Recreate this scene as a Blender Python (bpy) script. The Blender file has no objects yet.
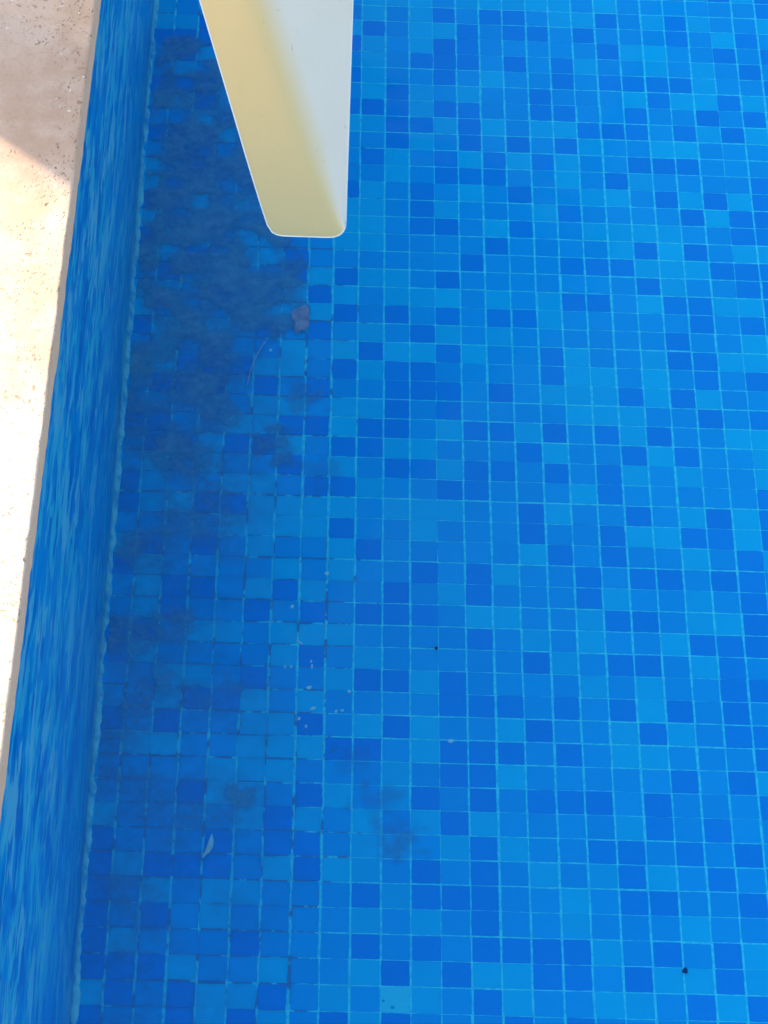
import bpy, bmesh, math, random
from mathutils import Matrix, Vector, noise
random.seed(11)
sc = bpy.context.scene
COL = sc.collection
P = 0.026                      # mosaic pitch, metres
DECK = 0.670                   # height of the coping above the pool floor
WATER = 0.625

# ------------------------------------------------------------------ helpers
def link(o, parent=None):
    COL.objects.link(o)
    if parent: o.parent = parent
    return o
def tag(o, label=None, cat=None, group=None, kind=None):
    if label: o['label'] = label
    if cat: o['category'] = cat
    if group: o['group'] = group
    if kind: o['kind'] = kind
    return o
def empty(name, loc):
    o = bpy.data.objects.new(name, None); o.location = loc; o.empty_display_size = .1
    return link(o)
def mesh_obj(name, verts, faces, mat, parent=None, smooth=False, loc=None):
    me = bpy.data.meshes.new(name); me.from_pydata(verts, [], faces); me.update()
    if mat: me.materials.append(mat)
    if smooth:
        for p in me.polygons: p.use_smooth = True
    o = bpy.data.objects.new(name, me)
    if loc: o.location = loc
    return link(o, parent)
def box_mesh(name, x0, x1, y0, y1, z0, z1, mat, parent=None, bevel=0, seg=2):
    bm = bmesh.new()
    bmesh.ops.create_cube(bm, size=1)
    for v in bm.verts:
        v.co = Vector(((x0+x1)/2+v.co.x*(x1-x0), (y0+y1)/2+v.co.y*(y1-y0), (z0+z1)/2+v.co.z*(z1-z0)))
    if bevel: bmesh.ops.bevel(bm, geom=bm.edges[:], offset=bevel, segments=seg, affect='EDGES', profile=.6)
    me = bpy.data.meshes.new(name); bm.to_mesh(me); bm.free()
    me.materials.append(mat)
    o = bpy.data.objects.new(name, me)
    return link(o, parent)

class NT:
    def __init__(self, name):
        self.m = bpy.data.materials.new(name); self.m.use_nodes = True
        self.t = self.m.node_tree; self.t.nodes.clear()
        self.out = self.t.nodes.new('ShaderNodeOutputMaterial')
    def n(self, typ, **kw):
        nd = self.t.nodes.new('ShaderNode'+typ)
        for k, v in kw.items(): setattr(nd, k, v)
        return nd
    def l(self, a, b): self.t.links.new(a, b)
    def put(self, sock, v):
        if hasattr(v, 'is_output') or isinstance(v, bpy.types.NodeSocket): self.l(v, sock)
        else: sock.default_value = v
    def math(self, op, a, b=None, c=None, clamp=False):
        nd = self.n('Math', operation=op, use_clamp=clamp)
        self.put(nd.inputs[0], a)
        if b is not None: self.put(nd.inputs[1], b)
        if c is not None: self.put(nd.inputs[2], c)
        return nd.outputs[0]
    def mix(self, f, a, b):
        nd = self.n('Mix', data_type='RGBA')
        self.put(nd.inputs[0], f); self.put(nd.inputs[6], a); self.put(nd.inputs[7], b)
        return nd.outputs[2]
    def noise(self, vec, scale, detail=3, rough=.55, out='Fac'):
        nd = self.n('TexNoise'); nd.inputs['Scale'].default_value = scale
        nd.inputs['Detail'].default_value = detail; nd.inputs['Roughness'].default_value = rough
        if vec is not None: self.l(vec, nd.inputs['Vector'])
        return nd.outputs[0] if out == 'Fac' else nd.outputs[1]
    def ramp(self, f, lo, hi, a=0., b=1.):
        nd = self.n('MapRange', clamp=True, interpolation_type='SMOOTHSTEP')
        self.put(nd.inputs[0], f)
        for i, v in enumerate((lo, hi, a, b)): nd.inputs[i+1].default_value = v
        return nd.outputs[0]
    def map(self, vec, sx=1, sy=1, sz=1, loc=(0, 0, 0)):
        nd = self.n('Mapping'); self.l(vec, nd.inputs[0]); nd.inputs['Scale'].default_value = (sx, sy, sz)
        nd.inputs['Location'].default_value = loc
        return nd.outputs[0]
    def obj(self): return self.n('TexCoord').outputs['Object']
    def bsdf(self, col, rough=.5, bump=None, bstr=.3, bdist=.002, spec=.5, **kw):
        b = self.n('BsdfPrincipled')
        self.put(b.inputs['Base Color'], col); self.put(b.inputs['Roughness'], rough)
        b.inputs['Specular IOR Level'].default_value = spec
        for k, v in kw.items(): self.put(b.inputs[k], v)
        if bump is not None:
            bp = self.n('Bump'); bp.inputs['Strength'].default_value = bstr; bp.inputs['Distance'].default_value = bdist
            self.l(bump, bp.inputs['Height']); self.l(bp.outputs[0], b.inputs['Normal'])
        return b.outputs[0]
    def done(self, sh): self.l(sh, self.out.inputs[0]); return self.m
def rgb(r, g, b): return (r, g, b, 1)

# ------------------------------------------------------------------ materials
SHADES = ((.000, .340, .87), (.000, .465, .91), (.000, .605, .93), (.05, .80, .93))   # dark, medium, light tile, bare adhesive

def mat_tiles():
    N = NT('mosaic_tile'); o = N.obj()
    at = N.n('Attribute', attribute_name='shade').outputs['Color']
    fine = N.noise(o, 260, 3)
    c = N.mix(N.ramp(fine, .35, .75, 0, .10), at, rgb(.0, .60, .93))
    big = N.noise(o, 9, 3)
    c = N.mix(N.ramp(big, .35, .75, 0, .16), c, rgb(.0, .37, .82))
    sc_ = N.n('SeparateColor'); N.l(at, sc_.inputs[0])
    vo = N.n('TexVoronoi', feature='F1'); vo.inputs['Scale'].default_value = 170; N.l(o, vo.inputs['Vector'])
    vc = N.n('SeparateColor'); N.l(vo.outputs['Color'], vc.inputs[0])
    pit = N.math('MULTIPLY', N.math('LESS_THAN', vo.outputs['Distance'], N.math('MULTIPLY', vc.outputs[0], .32)), N.math('GREATER_THAN', vc.outputs[1], .6))
    c = N.mix(N.math('MULTIPLY', pit, N.math('GREATER_THAN', sc_.outputs[0], .02)), c, rgb(.02, .38, .66))
    h = N.noise(o, 120, 2)
    return N.done(N.bsdf(c, N.ramp(big, .3, .7, .28, .42), h, .10, .0005, spec=.05))
def mat_grout():
    N = NT('pool_grout'); o = N.obj()
    sx = N.n('SeparateXYZ'); N.l(o, sx.inputs[0])
    n1 = N.noise(N.map(o, 1.6, .8, 1), 46, 3, .6); n2 = N.noise(o, 7, 3)
    side = N.ramp(N.math('ADD', sx.outputs[0], N.math('MULTIPLY', N.math('SUBTRACT', n2, .5), .22)), .17, .30)
    fx = N.math('ABSOLUTE', N.math('SUBTRACT', N.math('FRACT', N.math('ADD', N.math('DIVIDE', sx.outputs[0], P), .5)), .5))
    along = N.math('SUBTRACT', N.math('MULTIPLY', N.math('LESS_THAN', fx, .055), .13), .07)     # joints running along the wall keep more of their white
    thr = N.math('ADD', N.math('ADD', n1, N.math('MULTIPLY', along, N.math('SUBTRACT', 1.0, side))), N.math('MULTIPLY', side, .30))
    clean = N.ramp(thr, .475, .545)
    dirt = N.mix(N.noise(o, 20, 2), rgb(.02, .25, .56), rgb(.09, .34, .56))
    n3 = N.noise(o, 130, 3, .6)
    pale = N.mix(N.ramp(n3, .36, .62), rgb(.03, .70, .92), rgb(.08, .93, .97))
    c = N.mix(clean, dirt, pale)
    return N.done(N.bsdf(c, .8, n1, .5, .001, spec=.2))
def mat_floor_far():
    N = NT('mosaic_far'); o = N.obj()
    v = N.map(o, 1/P, 1/P, 1)
    wn = N.n('TexWhiteNoise', noise_dimensions='2D')
    fl = N.n('VectorMath', operation='FLOOR'); N.l(v, fl.inputs[0]); N.l(fl.outputs[0], wn.inputs[0])
    r = wn.outputs[0]
    c = N.mix(N.math('GREATER_THAN', r, .3), rgb(*SHADES[0]), rgb(*SHADES[1]))
    c = N.mix(N.math('GREATER_THAN', r, .68), c, rgb(*SHADES[2]))
    fr = N.n('VectorMath', operation='FRACTION'); N.l(v, fr.inputs[0])
    s = N.n('SeparateXYZ'); N.l(fr.outputs[0], s.inputs[0])
    g = N.math('LESS_THAN', N.math('MINIMUM', s.outputs[0], s.outputs[1]), .055)
    c = N.mix(g, c, rgb(.05, .88, .98))
    return N.done(N.bsdf(c, .35, spec=.35))
def mat_wall():
    # mosaic on the wall, seen almost edge-on: tile courses in z, warped as if rippled, joints and water shimmer painted as pale and dark streaks
    N = NT('wall_mosaic'); o = N.obj()
    s = N.n('SeparateXYZ'); N.l(o, s.inputs[0])
    w1 = N.math('SUBTRACT', N.noise(N.map(o, 1, 9, 5), 1.0, 3), .5)
    z = N.math('ADD', s.outputs[2], N.math('MULTIPLY', w1, .05))
    y = N.math('ADD', s.outputs[1], N.math('MULTIPLY', w1, .09))
    cv = N.n('CombineXYZ'); N.l(N.math('FLOOR', N.math('DIVIDE', z, P)), cv.inputs[0]); N.l(N.math('FLOOR', N.math('DIVIDE', y, P*2.2)), cv.inputs[1])
    wn = N.n('TexWhiteNoise', noise_dimensions='2D'); N.l(cv.outputs[0], wn.inputs[0])
    sm = N.noise(N.map(o, 1, 6, 14), 1.0, 4, .6)
    f = N.math('ADD', N.math('MULTIPLY', wn.outputs[0], .35), N.math('MULTIPLY', N.ramp(sm, .25, .75), .60))
    c = N.mix(f, rgb(.0, .50, .97), rgb(.0, .63, .98))
    wv = N.n('CombineXYZ'); N.l(s.outputs[0], wv.inputs[0]); N.l(s.outputs[1], wv.inputs[1]); N.l(z, wv.inputs[2])
    def shimmer_streak(sy, sz, w, off, gs, lo, hi):
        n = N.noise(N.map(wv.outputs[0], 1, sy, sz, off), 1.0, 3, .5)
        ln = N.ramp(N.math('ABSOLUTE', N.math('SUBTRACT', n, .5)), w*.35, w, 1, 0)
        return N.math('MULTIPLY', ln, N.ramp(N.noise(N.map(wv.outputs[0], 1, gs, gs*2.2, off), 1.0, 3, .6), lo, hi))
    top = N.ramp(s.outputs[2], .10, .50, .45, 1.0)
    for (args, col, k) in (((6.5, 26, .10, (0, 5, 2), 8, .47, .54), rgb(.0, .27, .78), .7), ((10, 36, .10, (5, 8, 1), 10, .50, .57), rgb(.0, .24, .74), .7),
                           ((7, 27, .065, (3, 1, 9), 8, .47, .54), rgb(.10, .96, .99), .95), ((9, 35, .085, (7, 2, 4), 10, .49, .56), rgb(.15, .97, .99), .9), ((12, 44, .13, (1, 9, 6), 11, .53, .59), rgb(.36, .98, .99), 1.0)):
        c = N.mix(N.math('MULTIPLY', N.math('MULTIPLY', shimmer_streak(*args), top), k), c, col)
    h = N.noise(N.map(o, 1, 12, 60), 1.0, 3)
    return N.done(N.bsdf(c, .35, h, .3, .004, spec=.15))
def mat_bead():
    N = NT('grout_bead'); o = N.obj()
    n = N.noise(o, 60, 4, .65)
    c = N.mix(N.ramp(n, .30, .62), rgb(.04, .50, .84), rgb(.24, .88, .97))
    return N.done(N.bsdf(c, .75, n, .6, .002, spec=.2))
def mat_travertine():
    N = NT('travertine'); o = N.obj()
    band = N.noise(N.map(o, 1, .55, 1), 9, 5, .6)
    cloud = N.noise(o, 26, 4, .6)
    c = N.mix(N.ramp(band, .34, .68), rgb(.46, .275, .16), rgb(.61, .425, .285))
    c = N.mix(N.ramp(cloud, .42, .75, 0, .55), c, rgb(.63, .46, .33))
    # elongated voids, some filled pale, some open and dark
    wp = N.noise(o, 55, 2, out='Color')
    dv = N.n('VectorMath', operation='MULTIPLY_ADD'); N.l(wp, dv.inputs[0]); dv.inputs[1].default_value = (.02, .02, .02); N.l(o, dv.inputs[2])
    sx = N.n('SeparateXYZ'); N.l(o, sx.inputs[0])
    near = N.ramp(sx.outputs[0], -.030, -.004, 0, .13)
    gate = N.ramp(N.math('ADD', N.noise(o, 20, 3, .6), near), .45, .57)
    def pits(scale, off, sq, smax):
        vo = N.n('TexVoronoi', feature='F1'); vo.inputs['Scale'].default_value = scale
        N.l(N.map(dv.outputs[0], 1, sq, 1, off), vo.inputs['Vector'])
        sel = N.n('SeparateColor'); N.l(vo.outputs['Color'], sel.inputs[0])
        size = N.math('MULTIPLY', N.math('MULTIPLY', sel.outputs[0], sel.outputs[0]), smax)
        h = N.math('MULTIPLY', N.ramp(N.math('SUBTRACT', size, vo.outputs['Distance']), 0, .08), gate)
        return h, sel
    h1, s1 = pits(250, (0, 0, 0), .7, .40); h2, s2 = pits(520, (3, 1, 2), .45, .50)
    hole = N.math('MAXIMUM', h1, h2)
    pale = N.math('MULTIPLY', h1, N.math('GREATER_THAN', s1.outputs[1], .55))
    dark = N.math('MAXIMUM', N.math('MULTIPLY', h1, N.math('LESS_THAN', s1.outputs[1], .55)), N.math('MULTIPLY', h2, .8))
    c = N.mix(N.math('MULTIPLY', pale, .85), c, rgb(.72, .60, .47))
    c = N.mix(N.math('MULTIPLY', dark, .85), c, rgb(.24, .14, .085))
    nose_warmth = N.ramp(N.math('ADD', sx.outputs[2], N.math('MULTIPLY', N.math('SUBTRACT', cloud, .5), .008)), DECK-.0045, DECK-.0015, .75, 0)  # warm tint painted on the shaded nose to offset cool bounce light
    c = N.mix(nose_warmth, c, rgb(.72, .37, .16))
    fine = N.noise(o, 330, 2)
    c = N.mix(N.ramp(fine, .50, .75, 0, .40), c, rgb(.36, .23, .15))
    h = N.math('SUBTRACT', N.math('MULTIPLY', fine, .25), hole)
    return N.done(N.bsdf(c, .55, h, .6, .0022, spec=.35))
def mat_plastic():
    # moulded cream plastic: warm bounce and glow painted yellow on the front, side left pale, thin enough to glow
    N = NT('cream_plastic'); o = N.obj()
    yl = N.n('Attribute', attribute_name='glow_tint').outputs['Fac']
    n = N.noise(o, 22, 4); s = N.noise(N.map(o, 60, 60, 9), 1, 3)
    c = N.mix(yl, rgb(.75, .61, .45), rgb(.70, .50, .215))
    c = N.mix(N.ramp(n, .40, .80, 0, .10), c, rgb(.56, .42, .20))
    c = N.mix(N.ramp(s, .64, .80, 0, .25), c, rgb(.5, .4, .22))
    sc1 = N.noise(N.map(o, 300, 300, 22), 1, 2); sc2 = N.noise(o, 16, 2)
    c = N.mix(N.math('MULTIPLY', N.ramp(sc1, .70, .77), N.ramp(sc2, .52, .62, 0, .55)), c, rgb(.20, .17, .11))
    c = N.mix(N.ramp(N.noise(o, 190, 3, .65), .66, .74, 0, .35), c, rgb(.42, .36, .22))
    p = N.bsdf(c, .42, N.noise(o, 300, 2), .06, .0006, spec=.35)
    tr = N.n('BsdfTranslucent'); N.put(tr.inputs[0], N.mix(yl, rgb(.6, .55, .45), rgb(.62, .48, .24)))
    mx = N.n('MixShader'); mx.inputs[0].default_value = .10
    N.l(p, mx.inputs[1]); N.l(tr.outputs[0], mx.inputs[2])
    return N.done(mx.outputs[0])
def mat_water():
    N = NT('pool_water'); o = N.obj()
    h = N.noise(N.map(o, 1, .6, 1), 11, 3)
    bp = N.n('Bump'); bp.inputs['Strength'].default_value = .25; bp.inputs['Distance'].default_value = .02; N.l(h, bp.inputs['Height'])
    fr = N.n('Fresnel'); fr.inputs[0].default_value = 1.33; N.l(bp.outputs[0], fr.inputs[1])
    tr = N.n('BsdfTransparent'); tr.inputs[0].default_value = (.80, .965, 1, 1)
    gl = N.n('BsdfGlossy'); gl.inputs['Color'].default_value = (.11, .11, .11, 1); gl.inputs['Roughness'].default_value = .04; N.l(bp.outputs[0], gl.inputs['Normal'])
    mx = N.n('MixShader'); N.l(fr.outputs[0], mx.inputs[0]); N.l(tr.outputs[0], mx.inputs[1]); N.l(gl.outputs[0], mx.inputs[2])
    return N.done(mx.outputs[0])
def mat_silt():
    N = NT('silt'); o = N.obj()
    d = N.n('Attribute', attribute_name='cover').outputs['Fac']
    n = N.noise(o, 70, 4, .65); n2 = N.noise(o, 24, 3, .6)
    c = N.mix(n2, rgb(.08, .35, .58), rgb(.17, .46, .64))
    c = N.mix(N.ramp(d, .30, .75), rgb(.07, .50, .80), c)
    a = N.math('MULTIPLY', d, N.ramp(N.math('ADD', N.math('MULTIPLY', n, .6), N.math('MULTIPLY', n2, .4)), .30, .62, .35, 1.0), clamp=True)
    gr = N.noise(o, 420, 3, .7)
    c = N.mix(N.ramp(gr, .50, .72, 0, .45), c, rgb(.05, .20, .40))
    c = N.mix(N.ramp(gr, .22, .36, .5, 0), c, rgb(.30, .62, .85))
    df = N.bsdf(c, .95, n, .4, .001, spec=.05)
    tr = N.n('BsdfTransparent')
    mx = N.n('MixShader'); N.l(a, mx.inputs[0]); N.l(tr.outputs[0], mx.inputs[1]); N.l(df, mx.inputs[2])
    return N.done(mx.outputs[0])
def mat_plain(name, col, rough=.7, scale=80, dark=.75, spec=.3):
    N = NT(name); o = N.obj(); n = N.noise(o, scale, 3)
    c = N.mix(N.ramp(n, .3, .75), rgb(*[v*dark for v in col]), rgb(*col))
    return N.done(N.bsdf(c, rough, n, .3, .001, spec=spec))
M_TILE, M_GROUT, M_FAR, M_WALL, M_BEAD = mat_tiles(), mat_grout(), mat_floor_far(), mat_wall(), mat_bead()
M_RIM = mat_plain('lit_plastic_edge', (.82, .77, .64), .5, 60, .92)  # pale colour paints a sunlit glow along the shaded rim
M_STONE, M_PLASTIC, M_WATER, M_SILT = mat_travertine(), mat_plastic(), mat_water(), mat_silt()

# ------------------------------------------------------------------ pool floor
# tile shades, one list per column counted from the wall outwards: 0 dark, 1 medium, 2 light, 3 bare adhesive, 9 any
PATTERN = (
    (9, 9, 9, 9, 9, 9, 9, 9, 9, 9, 9, 9, 9, 9, 9, 9, 9, 9, 9, 9, 9, 9, 9, 9, 9, 9, 9, 9, 9, 9, 1, 2, 0, 1, 1, 0, 0, 1, 1, 0, 1, 1, 1, 2, 0, 0, 0, 0, 0, 0, 2, 0),
    (9, 9, 9, 9, 9, 9, 9, 9, 9, 9, 9, 9, 9, 9, 9, 9, 9, 9, 9, 9, 9, 9, 9, 9, 1, 0, 0, 2, 2, 2, 1, 0, 2, 2, 2, 0, 2, 1, 1, 1, 2, 1, 1, 1, 1, 2, 1, 1, 2, 0, 0, 1),
    (9, 9, 9, 9, 9, 9, 9, 9, 9, 9, 9, 9, 9, 9, 9, 9, 9, 9, 9, 9, 9, 9, 9, 9, 1, 1, 0, 1, 1, 2, 1, 1, 1, 0, 0, 1, 1, 2, 2, 0, 2, 1, 1, 1, 1, 0, 2, 0, 1, 0, 1, 1),
    (9, 9, 9, 9, 9, 9, 9, 9, 9, 9, 9, 9, 9, 9, 9, 9, 9, 9, 9, 9, 9, 9, 9, 9, 1, 1, 2, 2, 1, 0, 1, 0, 1, 0, 1, 2, 1, 2, 0, 1, 1, 1, 0, 1, 1, 0, 1, 1, 1, 2, 0, 0),
    (9, 9, 9, 9, 9, 9, 9, 9, 9, 9, 9, 9, 9, 9, 9, 9, 9, 9, 9, 9, 9, 9, 9, 9, 1, 2, 0, 1, 2, 0, 2, 1, 1, 1, 1, 2, 1, 1, 0, 1, 1, 2, 2, 1, 0, 0, 2, 2, 1, 1, 2, 2),
    (9, 9, 9, 9, 9, 9, 9, 9, 9, 9, 9, 9, 9, 9, 9, 9, 9, 9, 9, 9, 9, 9, 9, 9, 2, 2, 0, 1, 2, 2, 2, 2, 1, 2, 0, 1, 1, 0, 2, 2, 2, 2, 2, 2, 1, 1, 2, 1, 0, 1, 2, 0),
    (9, 9, 9, 9, 9, 9, 9, 9, 9, 9, 9, 9, 9, 9, 9, 9, 9, 9, 9, 9, 9, 9, 9, 9, 2, 0, 2, 0, 1, 2, 2, 1, 2, 0, 1, 2, 2, 1, 1, 2, 2, 2, 1, 0, 0, 2, 1, 1, 1, 2, 0, 2),
    (9, 9, 9, 9, 9, 9, 9, 9, 9, 9, 9, 9, 9, 9, 9, 9, 1, 2, 0, 2, 0, 1, 1, 0, 1, 0, 1, 1, 0, 2, 2, 1, 1, 2, 0, 2, 0, 1, 2, 0, 2, 1, 0, 2, 0, 0, 1, 1, 1, 1, 1, 1),
    (1, 1, 2, 0, 1, 0, 1, 0, 2, 1, 1, 1, 0, 2, 2, 2, 1, 0, 2, 0, 1, 2, 0, 1, 2, 2, 0, 2, 0, 2, 0, 2, 2, 1, 1, 2, 1, 2, 1, 1, 0, 1, 2, 1, 1, 2, 1, 1, 1, 1, 2, 0),
    (2, 2, 0, 2, 2, 2, 2, 0, 2, 1, 0, 1, 2, 2, 2, 2, 1, 2, 1, 1, 2, 0, 2, 1, 2, 0, 0, 1, 2, 1, 1, 0, 1, 1, 0, 1, 2, 0, 1, 2, 0, 1, 1, 2, 2, 2, 0, 2, 0, 2, 1, 2),
    (2, 1, 1, 1, 1, 1, 0, 0, 0, 0, 2, 2, 1, 1, 1, 1, 1, 2, 2, 0, 1, 2, 0, 0, 0, 0, 2, 0, 1, 2, 1, 1, 1, 0, 0, 1, 1, 0, 1, 0, 1, 2, 2, 1, 2, 1, 2, 1, 1, 0, 3, 0),
    (2, 2, 2, 2, 0, 1, 2, 2, 0, 2, 1, 1, 0, 0, 0, 1, 1, 1, 2, 1, 0, 2, 0, 0, 1, 1, 2, 0, 1, 2, 2, 1, 0, 1, 0, 1, 1, 2, 1, 2, 2, 1, 0, 2, 1, 0, 0, 2, 0, 2, 2, 1),
    (1, 0, 2, 0, 0, 0, 1, 0, 2, 1, 0, 0, 1, 2, 0, 1, 1, 0, 2, 0, 2, 0, 1, 0, 0, 2, 1, 2, 0, 2, 1, 1, 1, 2, 1, 1, 1, 0, 0, 1, 0, 0, 1, 0, 2, 1, 0, 1, 1, 0, 1, 1),
    (2, 1, 0, 0, 0, 1, 2, 0, 0, 0, 2, 0, 2, 1, 1, 1, 0, 1, 1, 1, 1, 2, 1, 1, 1, 0, 1, 0, 0, 1, 1, 1, 0, 0, 2, 0, 1, 1, 0, 1, 0, 0, 0, 2, 0, 0, 0, 0, 0, 2, 0, 1),
    (2, 0, 1, 1, 1, 2, 1, 1, 2, 1, 0, 0, 1, 1, 2, 0, 1, 1, 2, 0, 2, 1, 1, 0, 1, 0, 1, 0, 1, 1, 1, 1, 2, 1, 2, 1, 1, 1, 0, 2, 0, 2, 1, 1, 2, 1, 1, 1, 0, 2, 2, 0),
    (2, 0, 0, 1, 0, 1, 1, 1, 1, 0, 2, 1, 0, 1, 0, 1, 1, 1, 1, 0, 1, 1, 1, 1, 1, 2, 0, 1, 1, 0, 0, 2, 1, 1, 1, 2, 0, 1, 1, 0, 1, 1, 0, 1, 1, 2, 1, 1, 0, 0, 1, 1),
    (2, 1, 0, 1, 1, 1, 0, 0, 2, 1, 0, 1, 1, 2, 1, 1, 1, 1, 2, 2, 1, 0, 0, 2, 1, 0, 2, 0, 1, 2, 1, 0, 1, 1, 1, 1, 2, 1, 0, 1, 0, 1, 0, 1, 1, 1, 2, 2, 0, 0, 1, 0),
    (2, 2, 1, 1, 0, 0, 1, 0, 2, 0, 2, 2, 1, 0, 1, 1, 0, 1, 0, 1, 1, 2, 2, 2, 2, 1, 1, 1, 2, 1, 1, 1, 0, 0, 2, 2, 1, 2, 1, 1, 1, 1, 0, 1, 0, 2, 1, 1, 2, 1, 2, 1),
    (1, 2, 0, 1, 2, 1, 1, 1, 0, 2, 1, 1, 2, 1, 2, 1, 0, 1, 0, 1, 1, 1, 2, 2, 2, 0, 1, 0, 0, 1, 0, 0, 1, 2, 0, 1, 0, 1, 0, 2, 2, 1, 1, 2, 0, 0, 0, 1, 1, 0, 2, 1),
    (2, 0, 1, 0, 1, 0, 1, 1, 0, 1, 1, 0, 2, 1, 2, 2, 0, 1, 1, 1, 1, 1, 1, 0, 2, 2, 0, 2, 1, 0, 2, 1, 0, 1, 0, 1, 0, 2, 2, 0, 2, 1, 0, 0, 1, 2, 0, 1, 0, 2, 1, 1),
    (1, 1, 1, 2, 1, 0, 2, 0, 0, 1, 0, 2, 1, 1, 2, 0, 2, 0, 2, 1, 1, 2, 2, 2, 1, 0, 2, 1, 1, 1, 2, 1, 0, 1, 1, 2, 1, 1, 0, 2, 1, 0, 1, 1, 0, 1, 1, 2, 1, 2, 0, 1),
    (1, 2, 1, 2, 2, 0, 0, 1, 1, 2, 0, 1, 0, 1, 2, 2, 2, 2, 0, 1, 0, 0, 1, 0, 1, 1, 0, 2, 1, 2, 0, 2, 1, 2, 2, 0, 2, 1, 1, 1, 1, 1, 1, 0, 1, 0, 1, 1, 0, 0, 2, 1),
    (1, 0, 0, 1, 1, 0, 2, 1, 0, 2, 0, 1, 2, 0, 1, 0, 2, 1, 0, 0, 1, 0, 0, 2, 0, 1, 1, 1, 1, 0, 0, 1, 0, 1, 2, 0, 0, 0, 0, 0, 1, 0, 1, 1, 0, 1, 0, 1, 2, 2, 0, 1),
    (1, 2, 1, 1, 2, 2, 2, 0, 2, 1, 1, 1, 0, 2, 1, 1, 0, 1, 2, 1, 1, 2, 1, 1, 1, 2, 1, 1, 1, 2, 2, 0, 0, 0, 0, 0, 1, 0, 1, 0, 0, 2, 0, 1, 1, 1, 0, 9, 9, 9, 9, 9),
    (1, 1, 2, 0, 1, 1, 0, 1, 0, 1, 1, 1, 2, 0, 0, 2, 0, 0, 2, 0, 2, 2, 0, 1, 0, 2, 2, 2, 0, 0, 0),
    (1, 1, 0, 1, 0, 1, 2, 0, 2, 1, 1, 0, 0, 0, 0, 2, 0, 0, 0, 1, 2, 2, 1, 9),
    (0, 2, 1, 0, 1, 0, 1, 1, 2),
)
C0, C1, R0, R1 = 0, 54, -48, 92
def shade_of(c, r):
    col = PATTERN[c] if 0 <= c < len(PATTERN) else ()
    k = col[r+1] if 0 <= r+1 < len(col) else 9
    if k == 9:
        u = random.random(); k = 0 if u < .28 else (1 if u < .68 else 2)
    b = SHADES[k]; j = random.uniform(.93, 1.07)
    return (b[0], min(1, b[1]*j), min(1, b[2]*(1+(j-1)*.4)), 1)
def build_floor():
    verts, faces, cols = [], [], []
    gx = {c: random.gauss(0, .00020) for c in range(C0, C1+1)}
    gap_c = {c: (.0004 if c % 12 == 0 else random.uniform(.0014, .0021)) for c in range(C0, C1+2)}
    gap_r = {r: (.0005 if r % 12 == 6 else random.choice((.0006, .0011, .0013, .0014, .0016))) for r in range(R0, R1+2)}
    for r in range(R0, R1):
        for c in range(C0, C1):
            rough = 2.2 if c < 8 else 1.0
            cx = (c+.5)*P + random.gauss(0, .00018)*rough; cy = -(r+.5)*P + random.gauss(0, .00016)*rough
            l = cx-P/2+gap_c[c]/2+.0001+random.gauss(0, .00012)+gx[c]; rr = cx+P/2-gap_c[c+1]/2+random.gauss(0, .00012)+gx[c+1]
            t = cy+P/2-gap_r[r]/2+random.gauss(0, .00012); b = cy-P/2+gap_r[r+1]/2+random.gauss(0, .00012)
            if c == 0: l += .001
            cl = lambda v, m: max(-m, min(m, v))
            a = random.gauss(0, .006)*rough; tx, ty = cl(random.gauss(0, .003), .006), cl(random.gauss(0, .003), .006)
            zo = cl(random.gauss(0, .00005), .0001)
            i0 = len(verts); k = .0005
            g = lambda: random.gauss(0, .00011)*rough
            pts = []
            for (x1, y1, x2, y2, ux, uy) in ((l, b, rr, b, 0, 1), (rr, b, rr, t, -1, 0), (rr, t, l, t, 0, -1), (l, t, l, b, 1, 0)):
                for f in (.03, .28, .5, .72, .97):
                    j = g() if .1 < f < .9 else abs(g())
                    pts.append((x1+(x2-x1)*f+ux*j, y1+(y2-y1)*f+uy*j))
            n = len(pts); mx, my = (l+rr)/2, (b+t)/2
            for e, z in ((0, -.0022), (.00003, -.0002), (.0003, 0)):
                for (x, y) in pts:
                    sx_ = 1-e/.0125; dx, dy = mx+(x-mx)*sx_-cx, my+(y-my)*sx_-cy
                    verts.append((cx+dx-a*dy, cy+dy+a*dx, z+zo+tx*dx+ty*dy))
            for lv in (0, n):
                for q in range(n):
                    faces.append((i0+lv+q, i0+lv+(q+1) % n, i0+lv+n+(q+1) % n, i0+lv+n+q))
            faces.append(tuple(i0+2*n+q for q in range(n)))
            cols += [shade_of(c, r)]*(2*n+1)
    base = len(verts)
    x0, x1, y0, y1 = C0*P-.002, C1*P, -R1*P, -R0*P
    verts += [(x0, y0, -.00035), (x1, y0, -.00035), (x1, y1, -.00035), (x0, y1, -.00035)]
    faces.append((base, base+1, base+2, base+3)); cols.append((0, 0, 0, 1))
    f0 = len(faces)
    big = lambda X0, X1, Y0, Y1: (verts.extend([(X0, Y0, 0), (X1, Y0, 0), (X1, Y1, 0), (X0, Y1, 0)]), faces.append(tuple(range(len(verts)-4, len(verts)))), cols.append((0, .2, .6, 1)))
    big(x1, 5, -5, 8); big(0, x1, -5, y0); big(0, x1, y1, 8)
    me = bpy.data.meshes.new('pool_floor'); me.from_pydata(verts, [], faces); me.update()
    for m in (M_TILE, M_GROUT, M_FAR): me.materials.append(m)
    at = me.attributes.new('shade', 'FLOAT_COLOR', 'FACE')
    at.data.foreach_set('color', [v for c in cols for v in c])
    me.polygons[f0-1].material_index = 1
    for i in range(f0, len(faces)): me.polygons[i].material_index = 2
    o = link(bpy.data.objects.new('pool_floor', me)); o['kind'] = 'structure'
    return o
build_floor()

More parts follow.
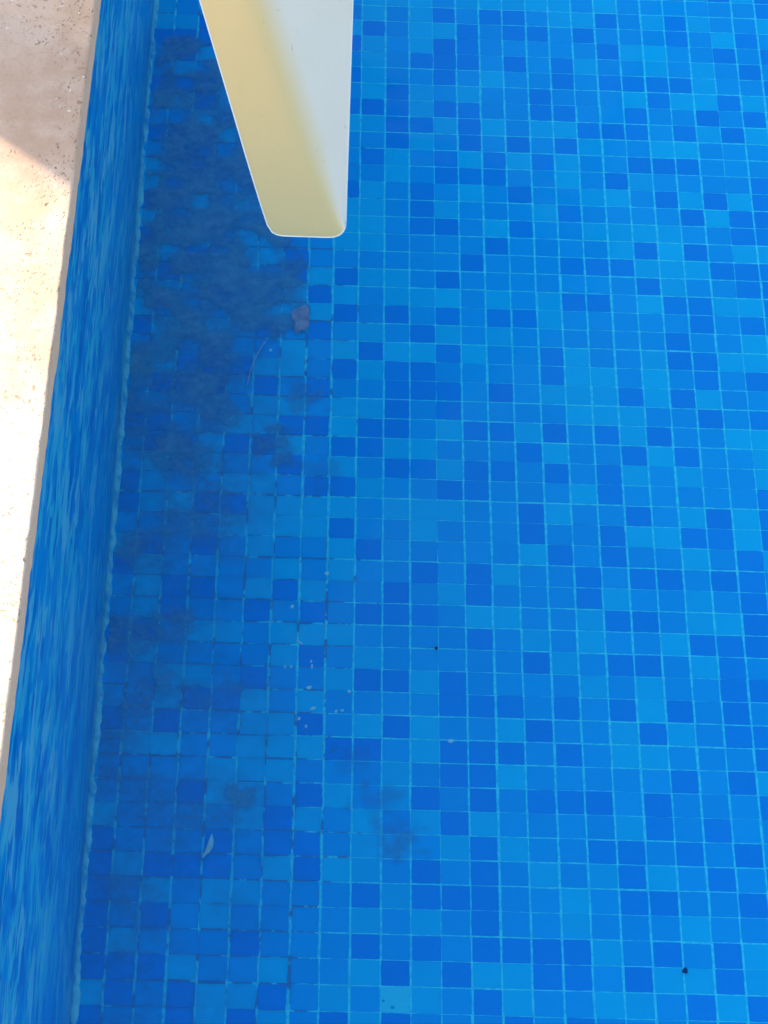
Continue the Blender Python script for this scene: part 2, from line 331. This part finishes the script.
# ------------------------------------------------------------------ pool walls, coping, deck
EX = lambda y: .0066 + (y+.802)*.0155       # the coping line is not quite parallel to the mosaic
YA, YB = -5.0, 8.0
NOSE = .034
t = DECK - NOSE
vs, fs = [], []
ys = [YA + (YB-YA)*i/60 for i in range(61)]; zs = [-.01 + (t+.01)*i/12 for i in range(13)]
clampx = lambda y: EX(max(-2.6, min(1.0, y)))
for y in ys:
    for z in zs: vs.append(((.001 + (clampx(y)-.001)*max(0, z)/t), y, z))
for i in range(60):
    for j in range(12):
        a = i*13+j; fs.append((a, a+13, a+14, a+1))
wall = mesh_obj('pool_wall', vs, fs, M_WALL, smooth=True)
tag(wall, 'blue mosaic pool wall dropping from the travertine edge to the tiled floor, streaked by rippling water', 'pool wall')
# lumpy grout fillet where wall meets floor
vs, fs = [], []
nb = 1100
for i in range(nb+1):
    y = 1.0 - 3.4*i/nb
    w = .0044 + .0022*noise.noise((y*17, 3.1, 0)) + .0030*noise.fractal((y*55, 1.7, 5), 1.0, 2.1, 5)
    w = max(.0016, w); hh = max(.003, .011 + .006*noise.noise((y*17, 9, 2)))
    for q in range(6):
        u = q/5*math.pi/2
        vs.append((.0012 + w*(1-math.sin(u)) , y, .0004 + hh*(1-math.cos(u))))
for i in range(nb):
    for q in range(5):
        a = i*6+q; fs.append((a, a+1, a+7, a+6))
mesh_obj('grout_fillet', vs, fs, M_BEAD, wall, smooth=True)['label'] = 'pale uneven grout bead along the foot of the wall'

for (nm, a, b) in (('pool_wall', (5, YA), (5, YB)), ('pool_wall', (0, YB), (5, YB)), ('pool_wall', (0, YA), (5, YA))): pass

def coping():
    # one long slab edge with an eased nose, slightly worn along the arris
    prof = [(-.36, t), (-.36, DECK)]
    vs, fs = [], []
    n = 420
    for i in range(n+1):
        y = -2.6 + 3.6*i/n
        e = EX(y) + .002 + .0009*noise.noise((y*24, 0, 1)) + .0006*noise.noise((y*90, 4, 1))
        r = .0022 + .0010*noise.noise((y*30, 7, 3))
        pr = [(-.36, DECK), (-.2, DECK), (-.06, DECK), (e-r-.004, DECK+.0001)]
        for q in range(5):
            u = q/4*math.pi/2; pr.append((e-r+r*math.sin(u), DECK-r+r*math.cos(u)))
        pr += [(e-.0003, DECK-.016), (e-.0005, t+.003), (e-.0006, t-.004), (-.36, t-.004)]
        vs += [(x, y, z) for x, z in pr]
    k = len(pr)
    for i in range(n):
        for q in range(k-1):
            a = i*k+q; fs.append((a, a+k, a+k+1, a+1))
    return mesh_obj('coping_stone', vs, fs, M_STONE, smooth=False)
cs = coping()
for p in cs.data.polygons: p.use_smooth = (p.index % 12) in (4, 5, 6, 7)
tag(cs, 'pitted beige travertine coping along the left edge of the pool, mostly in bright sun', 'coping')

gm = mat_plain('deck_paving', (.48, .38, .30), .7, 12)
deck_v = [(-60, -60), (60, -60), (60, 60), (-60, 60)]
hole = [(-.362, YA-.36), (5.36, YA-.36), (5.36, YB+.36), (-.362, YB+.36)]
vs = [(x, y, DECK-.004) for x, y in deck_v] + [(x, y, DECK-.004) for x, y in hole]
fs = [(0, 1, 5, 4), (1, 2, 6, 5), (2, 3, 7, 6), (3, 0, 4, 7)]
mesh_obj('deck', vs, fs, gm)['kind'] = 'structure'

# water
vs = [(-.002, YA, WATER), (5, YA, WATER), (5, YB, WATER), (-.002, YB, WATER)]
wt = mesh_obj('water', vs, [(0, 1, 2, 3)], M_WATER); wt['kind'] = 'structure'

# ------------------------------------------------------------------ silt lying on the floor by the wall
MAIN = [(0.0194,-0.0644),(0.0712,-0.0617),(0.1025,-0.1652),(0.1561,-0.3564),(0.1791,-0.4099),(0.1828,-0.49),(0.1711,-0.5102),(0.1376,-0.5395),(0.1393,-0.5981),(0.1001,-0.6092),(0.1118,-0.6591),(0.06,-.62),(0.0089,-0.6037),(0.0053,-0.4004),(0.0087,-0.2335),(0.0072,-0.105)]
def poly_dist(x, y, pg):
    ins = False; dm = 9
    for i in range(len(pg)):
        x1, y1 = pg[i]; x2, y2 = pg[i-1]
        if (y1 > y) != (y2 > y) and x < (x2-x1)*(y-y1)/(y2-y1)+x1: ins = not ins
        dx, dy = x2-x1, y2-y1; tt = max(0, min(1, ((x-x1)*dx+(y-y1)*dy)/(dx*dx+dy*dy)))
        dm = min(dm, math.hypot(x-x1-tt*dx, y-y1-tt*dy))
    return dm if ins else -dm
BLOBS = [(.15,-.66,.022,.75),(.163,-.676,.016,.7),(.178,-.60,.02,.6),(.1345,-1.083,.016,.7),(.128,-1.10,.014,.55),(.255,-1.085,.017,.4),(.275,-1.125,.019,.5),(.235,-1.04,.015,.3),(.20,-.70,.02,.3)]
CLEAR = {}
def tile_clear(c, r):
    if (c, r) not in CLEAR: CLEAR[c, r] = random.random() < .34
    return CLEAR[c, r]
def silt_density(x, y):
    f = lambda s, k: noise.fractal((x*s, y*s, k), 1.0, 2.0, 4)
    sm = lambda v: max(0, min(1, v))**2*(3-2*max(0, min(1, v)))
    d = poly_dist(x, y, MAIN) + .008*f(38, 1.0)
    soft = .012 + .06*sm((-.46-y)/.10)*sm((.16-x)/.04)       # crisp right edge, ragged lower end
    v = sm((d+.004)/soft) * max(.35, min(1, .90 + .75*f(26, 2.2)))
    # rubbed-clean tiles near the far end
    c, r = int(x/P), int(-y/P)
    if y > -.40 and tile_clear(c, r):
        ex = min(x/P-c, c+1-x/P); ey = min(-y/P-r, r+1+y/P)
        v *= 1-.62*sm((min(ex, ey)+.16*f(50, 4))/.30)
    # the deposit trails off along the wall
    tail = sm((-.46-y)/.10)*(1-sm((-.60-y)/.42))*sm((.17-x)/.09)*max(.12, min(1, .72+.80*f(17, 8)))
    edge = .20 + .05*noise.noise((y*4, 3, 3))
    film = sm((edge-x)/.12) * max(.08, .40 + .50*f(15, 5))
    if y > -.36: film *= sm((-.03-y)/.1)
    if y < -.95: film *= max(.5, 1-(-.95-y)*1.2)
    for bx, by, r, s in BLOBS:
        q = math.hypot(x-bx, (y-by))/r
        if q < 2: v = max(v, s*max(0, min(1, (1.35-q+.9*f(60, 7))/.8)))
    # dirt gathers at the joints
    j = min(x/P-int(x/P), 1-(x/P-int(x/P)), -y/P-int(-y/P), 1-(-y/P-int(-y/P)))
    joint = .16*sm(1-j/.14)*sm((.24-x)/.12)*max(0, .55+f(20, 9))*sm((-.40-y)/.1)
    return min(.95, max(v*.93, tail*.92, film) + joint)
def build_silt():
    s = .004; nx, ny = 86, 350
    idx, vs, de, fs = {}, [], [], []
    dens = {}
    for i in range(nx+1):
        for j in range(ny+1):
            x = .007+i*s; y = .02-j*s
            dens[i, j] = silt_density(x, y) if x < .335 else 0
    def vid(i, j):
        if (i, j) not in idx:
            x = .007+i*s; y = .02-j*s; d = dens[i, j]
            idx[i, j] = len(vs); vs.append((x, y, .0008 + .0012*d + .0004*noise.noise((x*200, y*200, 1)))); de.append(d)
        return idx[i, j]
    for i in range(nx):
        for j in range(ny):
            if max(dens[i, j], dens[i+1, j], dens[i, j+1], dens[i+1, j+1]) > .03:
                fs.append((vid(i, j+1), vid(i+1, j+1), vid(i+1, j), vid(i, j)))
    o = mesh_obj('silt', vs, fs, M_SILT, smooth=True)
    a = o.data.attributes.new('cover', 'FLOAT', 'POINT'); a.data.foreach_set('value', de)
    tag(o, 'grey brown silt settled over the blue tiles beside the pool wall', 'silt', kind='stuff')
build_silt()

# ------------------------------------------------------------------ small debris
def flake(name, pts, z, th, mat, label, cat, group=None, curl=.0):
    n = len(pts); cx = sum(p[0] for p in pts)/n; cy = sum(p[1] for p in pts)/n
    vs = []
    for zz in (0, th):
        sc_ = 1 if zz == 0 else .86
        for x, y in pts:
            dx, dy = x-cx, y-cy
            vs.append((dx*sc_, dy*sc_, zz + curl*(dx*dx+dy*dy)*1e3))
    vs += [(0, 0, th*1.15)]
    fs = [tuple(range(n))[::-1]] + [(i, (i+1) % n, n+(i+1) % n, n+i) for i in range(n)] + [(n+i, n+(i+1) % n, 2*n) for i in range(n)]
    o = mesh_obj(name, vs, fs, mat, smooth=False, loc=(cx, cy, z))
    return tag(o, label, cat, group)
def mat_film_flake():
    N = NT('film_flake'); o = N.obj(); n = N.noise(o, 75, 3, .55)
    df = N.bsdf(N.mix(N.ramp(n, .3, .7), rgb(.40, .52, .68), rgb(.52, .54, .68)), .9, n, .05, .001, spec=.05)
    tr = N.n('BsdfTransparent'); mx = N.n('MixShader'); N.l(N.ramp(n, .25, .65, .30, .75), mx.inputs[0]); N.l(tr.outputs[0], mx.inputs[1]); N.l(df, mx.inputs[2])
    return N.done(mx.outputs[0])
M_PINK = mat_film_flake()
M_LEAF = mat_plain('dry_leaf', (.42, .80, .88), .7, 160, .9)
M_CHIP = mat_plain('grout_chip', (.50, .93, .99), .8, 200, .92)
M_SEED = mat_plain('seed', (.03, .07, .20), .8, 200)
M_FIB = mat_plain('fibre', (.62, .62, .72), .6, 100)
flake('flake', [(.1655,-.486),(.1688,-.481),(.1725,-.4785),(.176,-.4765),(.180,-.4735),(.1832,-.477),(.1836,-.49),(.1842,-.499),(.1835,-.506),(.1815,-.5065),(.1795,-.5105),(.1765,-.5095),(.1745,-.514),(.1712,-.5155),(.1692,-.510),(.1695,-.500),(.1665,-.494)], .0026, .0006, M_PINK,
      'flat grey pink flake at the lower right tip of the dark silt patch', 'flake')
flake('leaf_fragment', [(.1116,-1.1275),(.1136,-1.1330),(.1130,-1.1390),(.1100,-1.1440),(.1072,-1.1475),(.1052,-1.1530),(.1034,-1.1530),(.1044,-1.1470),(.1066,-1.1420),(.1075,-1.1360),(.1095,-1.1300)], .001, .0012, M_LEAF,
      'pale teardrop shaped leaf fragment lying on a grout line near the lower left', 'leaf', curl=.03)
fb = [(.1413,-.5283),(.1378,-.537),(.1338,-.5479),(.1300,-.559),(.1266,-.5715),(.1252,-.579),(.1241,-.5866)]
vs, fs = [], []
for i, (x, y) in enumerate(fb):
    z = .0045 + .003*math.sin(i*.8)
    for q in range(6): vs.append((x+.00055*math.cos(q*math.pi/3), y, z+.00055*math.sin(q*math.pi/3)))
    if i:
        for q in range(6): a = (i-1)*6; fs.append((a+q, a+(q+1) % 6, a+6+(q+1) % 6, a+6+q))
fo = mesh_obj('fibre', vs, fs, M_FIB, smooth=True)
tag(fo, 'thin pale curved fibre lying on the silt, the only one', 'fibre')
def small_poly(x, y, r, ax=1.0, rot=0.0, n=7):
    return [(x+r*ax*math.cos(rot)*math.cos(a)*k-r*math.sin(rot)*math.sin(a)*k, y+r*ax*math.sin(rot)*math.cos(a)*k+r*math.cos(rot)*math.sin(a)*k)
            for a, k in ((i*2*math.pi/n, random.uniform(.7, 1.25)) for i in range(n))]
SEEDS = [((.521,-1.2513),.0024,'dark round seed on a grout line near the bottom right corner'),
         ((.310,-.9105),.0016,'small dark seed on a grout line right of the middle of the pool floor'),]
for (x, y), r, lb in SEEDS:
    flake('seed', small_poly(x, y, r, 1.1), .001, .0016, M_SEED, lb, 'seed', 'dark seeds on the pool floor')
CHIPS = [(.2075,-.8247,.0020,1.5,1.2),(.1755,-.8658,.0019,1.5,.7),(.1839,-.9081,.0011,3.2,-.7),(.1955,-.9357,.0012,2.2,1.6),(.1945,-.930,.0010,2.0,1.4),(.1933,-.9599,.0024,1.3,.5),
         (.1974,-.9837,.0020,1.4,.5),(.1849,-.9954,.0018,1.3,1.2),(.1914,-1.0042,.0015,1.4,1.5),(.1707,-.9366,.0011,1.9,1.3),(.1762,-.9364,.0012,1.8,1.6),(.2184,-.9864,.0013,1.9,1.2),(.2238,-.985,.0015,1.4,.4),(.2299,-.9632,.0017,1.2,.2),(.146,-.5375,.0016,1.4,1.2),(.3228,-1.0153,.0022,1.4,.3)]
CL = ['pale grout chip beside a dark tile left of centre, topmost of the scattered chips', 'pale rounded grout chip left of centre, second highest of the scattered chips', 'bent pale sliver of grout lying across a tile corner left of centre',
      'thin upright grout sliver below the bent sliver', 'tiny upright grout sliver just above a longer one', 'largest pale grout chip of the scatter, beside a small dark stain', 'pale chip below the largest grout chip, on a light tile', 'pale grout chip at a grout crossing, lower left of the scatter',
      'lowest pale grout chip of the scatter, on a dark tile', 'leftmost tiny grout sliver of the scatter', 'second tiny grout sliver from the left of the scatter', 'upright pale sliver in the lower right of the chip scatter', 'pale chip beside an upright sliver at lower right of the scatter', 'pale grout chip on a grout crossing right of the scatter', 'bright speck just right of the curved fibre', 'lone pale chip on a dark tile right of the scatter']
for (x, y, r, ax, ro), lb in zip(CHIPS, CL):
    flake('grout_chip', small_poly(x, y, r, ax, ro), .0003, .0009, M_CHIP, lb, 'grout chip', 'pale grout chips on the pool floor')

# ------------------------------------------------------------------ plastic chair (its front right leg hangs over the water)
phi = math.radians(-15)
A = Vector((math.cos(phi), math.sin(phi), 0)); B = Vector((-math.sin(phi), math.cos(phi), 0))
FOOT = Vector((.17888, -1.05859, .672))
A1 = Vector((math.cos(math.radians(35)), -math.sin(math.radians(35)), 0)); B1 = Vector((-A1.y, A1.x, 0))
CA, CB, SEAT = -.325, .29, .43
chair = empty('plastic_chair', FOOT + A1*CA + B1*CB)
tag(chair, 'old cream plastic chair whose tapered leg with rounded foot hangs over the blue pool', 'chair')
def place(vs):
    return [tuple(A1*(a-CA) + B1*(b-CB) + Vector((0, 0, z))) for a, b, z in vs]
def place_leg(vs, ma, mb):
    out = []                                # the leg's own section is turned a little against the seat
    for a, b, z in vs:
        w = A*a + B*b; a1, b1 = w.dot(A1), w.dot(B1)
        out.append((CA + (a1-CA)*ma, CB + (b1-CB)*mb, z))
    return place(out)
def leg(ma, mb):
    nz, ns = 44, 34
    outer, inner, glow_tint = [], [], []
    for i in range(nz+1):
        tz = i/nz
        for j in range(ns+1):
            s = j/ns                       # 0 = left rim, .5 = fold, 1 = rear rim
            z = SEAT*tz**1.15
            def sect(z):
                L = Vector((-.0308-.252*z, 0)); F = Vector((.0275-.306*z, 0)); bb = .0095+.334*min(z, .26)+.18*max(0, z-.26)
                R = Vector((.0253-.095*min(z, .25)-.26*max(0, z-.25), bb))
                return L, F, R
            L, F, R = sect(z)
            d1 = (F-L).length; d2 = (R-F).length
            rr = min(.016, d1*.36, d2*.40)
            p = (F + (L-F)*(rr/d1)); q = (F + (R-F)*(rr/d2))
            if s < .42: pt = L.lerp(p, s/.42)
            elif s < .60:
                u = (s-.42)/.18; pt = p*(1-u)**2 + F*(2*u*(1-u)) + q*u*u
            else: pt = q.lerp(R, (s-.60)/.40)
            # rounded foot: lift the bottom rim towards both sides
            x = abs((pt.x + .0015)/.0285); lift = .0145*(pt.x+.03)/.057 - .0073
            if x > .58: lift += .0105*(1-math.sqrt(max(0, 1-min(1, (x-.58)/.42)**2.2)))
            zz = z + lift*max(0, 1-z/.09)
            outer.append((pt.x, pt.y, zz))
            glow_tint.append(1-max(0, min(1, (s-.485)/.11)))  # painted warm glow covers the front and fades past the fold
    m = bpy.data.meshes.new('leg')
    W = ns+1
    fs = []
    for i in range(nz):
        for j in range(ns):
            a = i*W+j; f = (a, a+1, a+W+1, a+W)
            fs.append(f if ma*mb > 0 else f[::-1])
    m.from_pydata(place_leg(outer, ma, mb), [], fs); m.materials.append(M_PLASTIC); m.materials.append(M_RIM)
    for p in m.polygons: p.use_smooth = True
    at = m.attributes.new('glow_tint', 'FLOAT', 'POINT'); at.data.foreach_set('value', glow_tint)
    o = link(bpy.data.objects.new('leg', m), chair)
    # thin pale bead along the free edge, painting in its bright rim glow
    path = [i*W for i in range(nz, 0, -1)] + list(range(0, W)) + [i*W+ns for i in range(1, nz+1)]
    pp = [Vector(v) for v in place_leg(outer, ma, mb)]; pl = [pp[i] for i in path]
    rv, rf, K = [], [], 6
    for i, p in enumerate(pl):
        tg = (pl[min(i+1, len(pl)-1)] - pl[max(i-1, 0)]).normalized(); u = tg.orthogonal().normalized() if i == 0 else (u - tg*u.dot(tg)).normalized(); v = tg.cross(u)
        for q in range(K): rv.append(tuple(p + u*.0005*math.cos(q*2*math.pi/K) + v*.0005*math.sin(q*2*math.pi/K)))
        if i:
            for q in range(K): rf.append(((i-1)*K+q, (i-1)*K+(q+1) % K, i*K+(q+1) % K, i*K+q))
    mesh_obj('rim_glow_bead', rv, rf, M_RIM, o, smooth=True)
    so = o.modifiers.new('thickness', 'SOLIDIFY'); so.thickness = .0032; so.offset = -1; so.material_offset_rim = 1
    bv = o.modifiers.new('edge', 'BEVEL'); bv.width = .0016; bv.material = 1; bv.segments = 2; bv.limit_method = 'ANGLE'; bv.angle_limit = math.radians(50)
    return o
l0 = leg(1, 1); l0['label'] = 'leg with front face tinted yellow for warm glow, pale side face and rounded foot over the water'
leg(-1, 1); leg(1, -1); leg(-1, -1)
def slab(name, a0, a1, b0, b1, z0, z1, rad, bend=None, tilt=None, parent=chair):
    bm = bmesh.new(); n = 8; ring = []
    for (ca, cb, st) in ((a1-rad, b1-rad, 0), (a0+rad, b1-rad, 90), (a0+rad, b0+rad, 180), (a1-rad, b0+rad, 270)):
        for q in range(n+1):
            u = math.radians(st+90*q/n); ring.append((ca+rad*math.cos(u), cb+rad*math.sin(u)))
    lo = [bm.verts.new((a, b, z0)) for a, b in ring]; hi = [bm.verts.new((a, b, z1)) for a, b in ring]
    bm.faces.new(lo[::-1]); bm.faces.new(hi)
    for i in range(len(ring)): bm.faces.new((lo[i], lo[(i+1) % len(ring)], hi[(i+1) % len(ring)], hi[i]))
    vs = [tuple(v.co) for v in bm.verts]; bm.verts.index_update()
    fs = [tuple(v.index for v in f.verts) for f in bm.faces]; bm.free()
    if tilt: vs = [tilt(v) for v in vs]
    return mesh_obj(name, place(vs), fs, M_PLASTIC, parent)
slab('seat', -.59, -.06, -.06, .64, SEAT-.006, SEAT+.012, .05)
bt = lambda v: (v[0], .56 + .09*v[2]/.45 + v[1], SEAT + v[2])
for k in range(5):
    a0 = -.50 + k*.0735
    slab('back_slat', a0, a0+.05, 0, .012, .01, .40, .004, tilt=bt)
slab('back_rail', -.525, -.125, -.004, .018, .40, .47, .008, tilt=bt)

# ------------------------------------------------------------------ tree added out of view to shade part of the coping
M_SHADE_LEAVES = mat_plain('added_shade_foliage', (.05, .10, .02), .6, 30); M_SHADE_BARK = mat_plain('added_shade_bark', (.16, .11, .07), .9, 30)
e = math.radians(36); sd = Vector((-.77*math.cos(e), .638*math.cos(e), math.sin(e)))
CR = Vector((-.03, -.33, DECK)) + sd*3.6
tree = empty('added_shade_tree', (CR.x, CR.y, DECK)); tag(tree, 'leafy tree added out of view to shade part of the coping', 'tree')
vs, fs = [], []
for i in range(2400):
    while True:
        q = Vector((random.uniform(-1, 1), random.uniform(-1, 1), random.uniform(-1, 1)))
        if q.length < 1: break
    q = Vector((q.x*.55, q.y*.55, q.z*.70)); n = noise.noise(q*3)
    if n < -.25: continue
    c = q + Vector((0, 0, CR.z-DECK)); u = Vector((random.gauss(0, 1), random.gauss(0, 1), random.gauss(0, .6))).normalized()
    v = u.cross(Vector((random.gauss(0, 1), random.gauss(0, 1), random.gauss(0, 1)))).normalized(); a, b = .055, .026
    k = len(vs); vs += [tuple(c-u*a), tuple(c+v*b), tuple(c+u*a), tuple(c-v*b)]; fs.append((k, k+1, k+2, k+3))
mesh_obj('added_shade_crown', vs, fs, M_SHADE_LEAVES, tree)
vs, fs = [], []
def limb(p0, p1, r0, r1):
    d = (p1-p0).normalized(); u = d.orthogonal().normalized(); v = d.cross(u); k = len(vs)
    for p, r in ((p0, r0), (p1, r1)):
        for q in range(8): vs.append(tuple(p+u*r*math.cos(q*math.pi/4)+v*r*math.sin(q*math.pi/4)))
    for q in range(8): fs.append((k+q, k+(q+1) % 8, k+8+(q+1) % 8, k+8+q))
H = CR.z-DECK
limb(Vector((0, 0, -.02)), Vector((0, 0, H-.35)), .05, .032)
for q in range(6): limb(Vector((0, 0, H-.4+.05*q)), Vector((.4*math.cos(q*2.2), .4*math.sin(q*2.2), H+.02*q)), .022, .006)
mesh_obj('added_shade_trunk', vs, fs, M_SHADE_BARK, tree)

# ------------------------------------------------------------------ light, sky, camera
SUN_EL, SX, SY = 36, -.77, .638
w = bpy.data.worlds.new('World'); sc.world = w; w.use_nodes = True
nt = w.node_tree; bg = nt.nodes['Background']
sky = nt.nodes.new('ShaderNodeTexSky'); sky.sky_type = 'NISHITA'; sky.sun_disc = False
sky.sun_elevation = math.radians(SUN_EL); sky.sun_rotation = math.atan2(SX, SY)
nt.links.new(sky.outputs[0], bg.inputs[0]); bg.inputs[1].default_value = .15
sl = bpy.data.lights.new('sun', 'SUN'); sl.energy = 3.2; sl.angle = math.radians(2.2); sl.color = (1, .93, .82)
so = bpy.data.objects.new('sun', sl); COL.objects.link(so)
e = math.radians(SUN_EL)
dirv = Vector((SX*math.cos(e), SY*math.cos(e), math.sin(e)))
so.rotation_euler = dirv.to_track_quat('Z', 'Y').to_euler(); so.location = dirv*6

cd = bpy.data.cameras.new('camera'); cam = bpy.data.objects.new('camera', cd); COL.objects.link(cam)
cd.sensor_fit = 'VERTICAL'; cd.sensor_height = 24; cd.lens = 3028.56/1024*24
cd.clip_start = .05; cd.clip_end = 400
R = ((0.9991052606379766, -0.0303595511332495, -0.02944445313651639), (0.0040324108726137245, 0.7614152668037274, -0.6482519040780083), (0.042100092969913114, 0.6475531554499572, 0.7608564207777498))
m = Matrix(R).to_4x4(); m.translation = Vector((0.17533190294805365, -2.6337746480713253, 2.21605892478226))
cam.matrix_world = m
sc.camera = cam
sc.view_settings.view_transform = 'Standard'; sc.view_settings.look = 'None'
sc.view_settings.exposure = 2.05; sc.view_settings.gamma = 1; sc.view_settings.use_curve_mapping = False
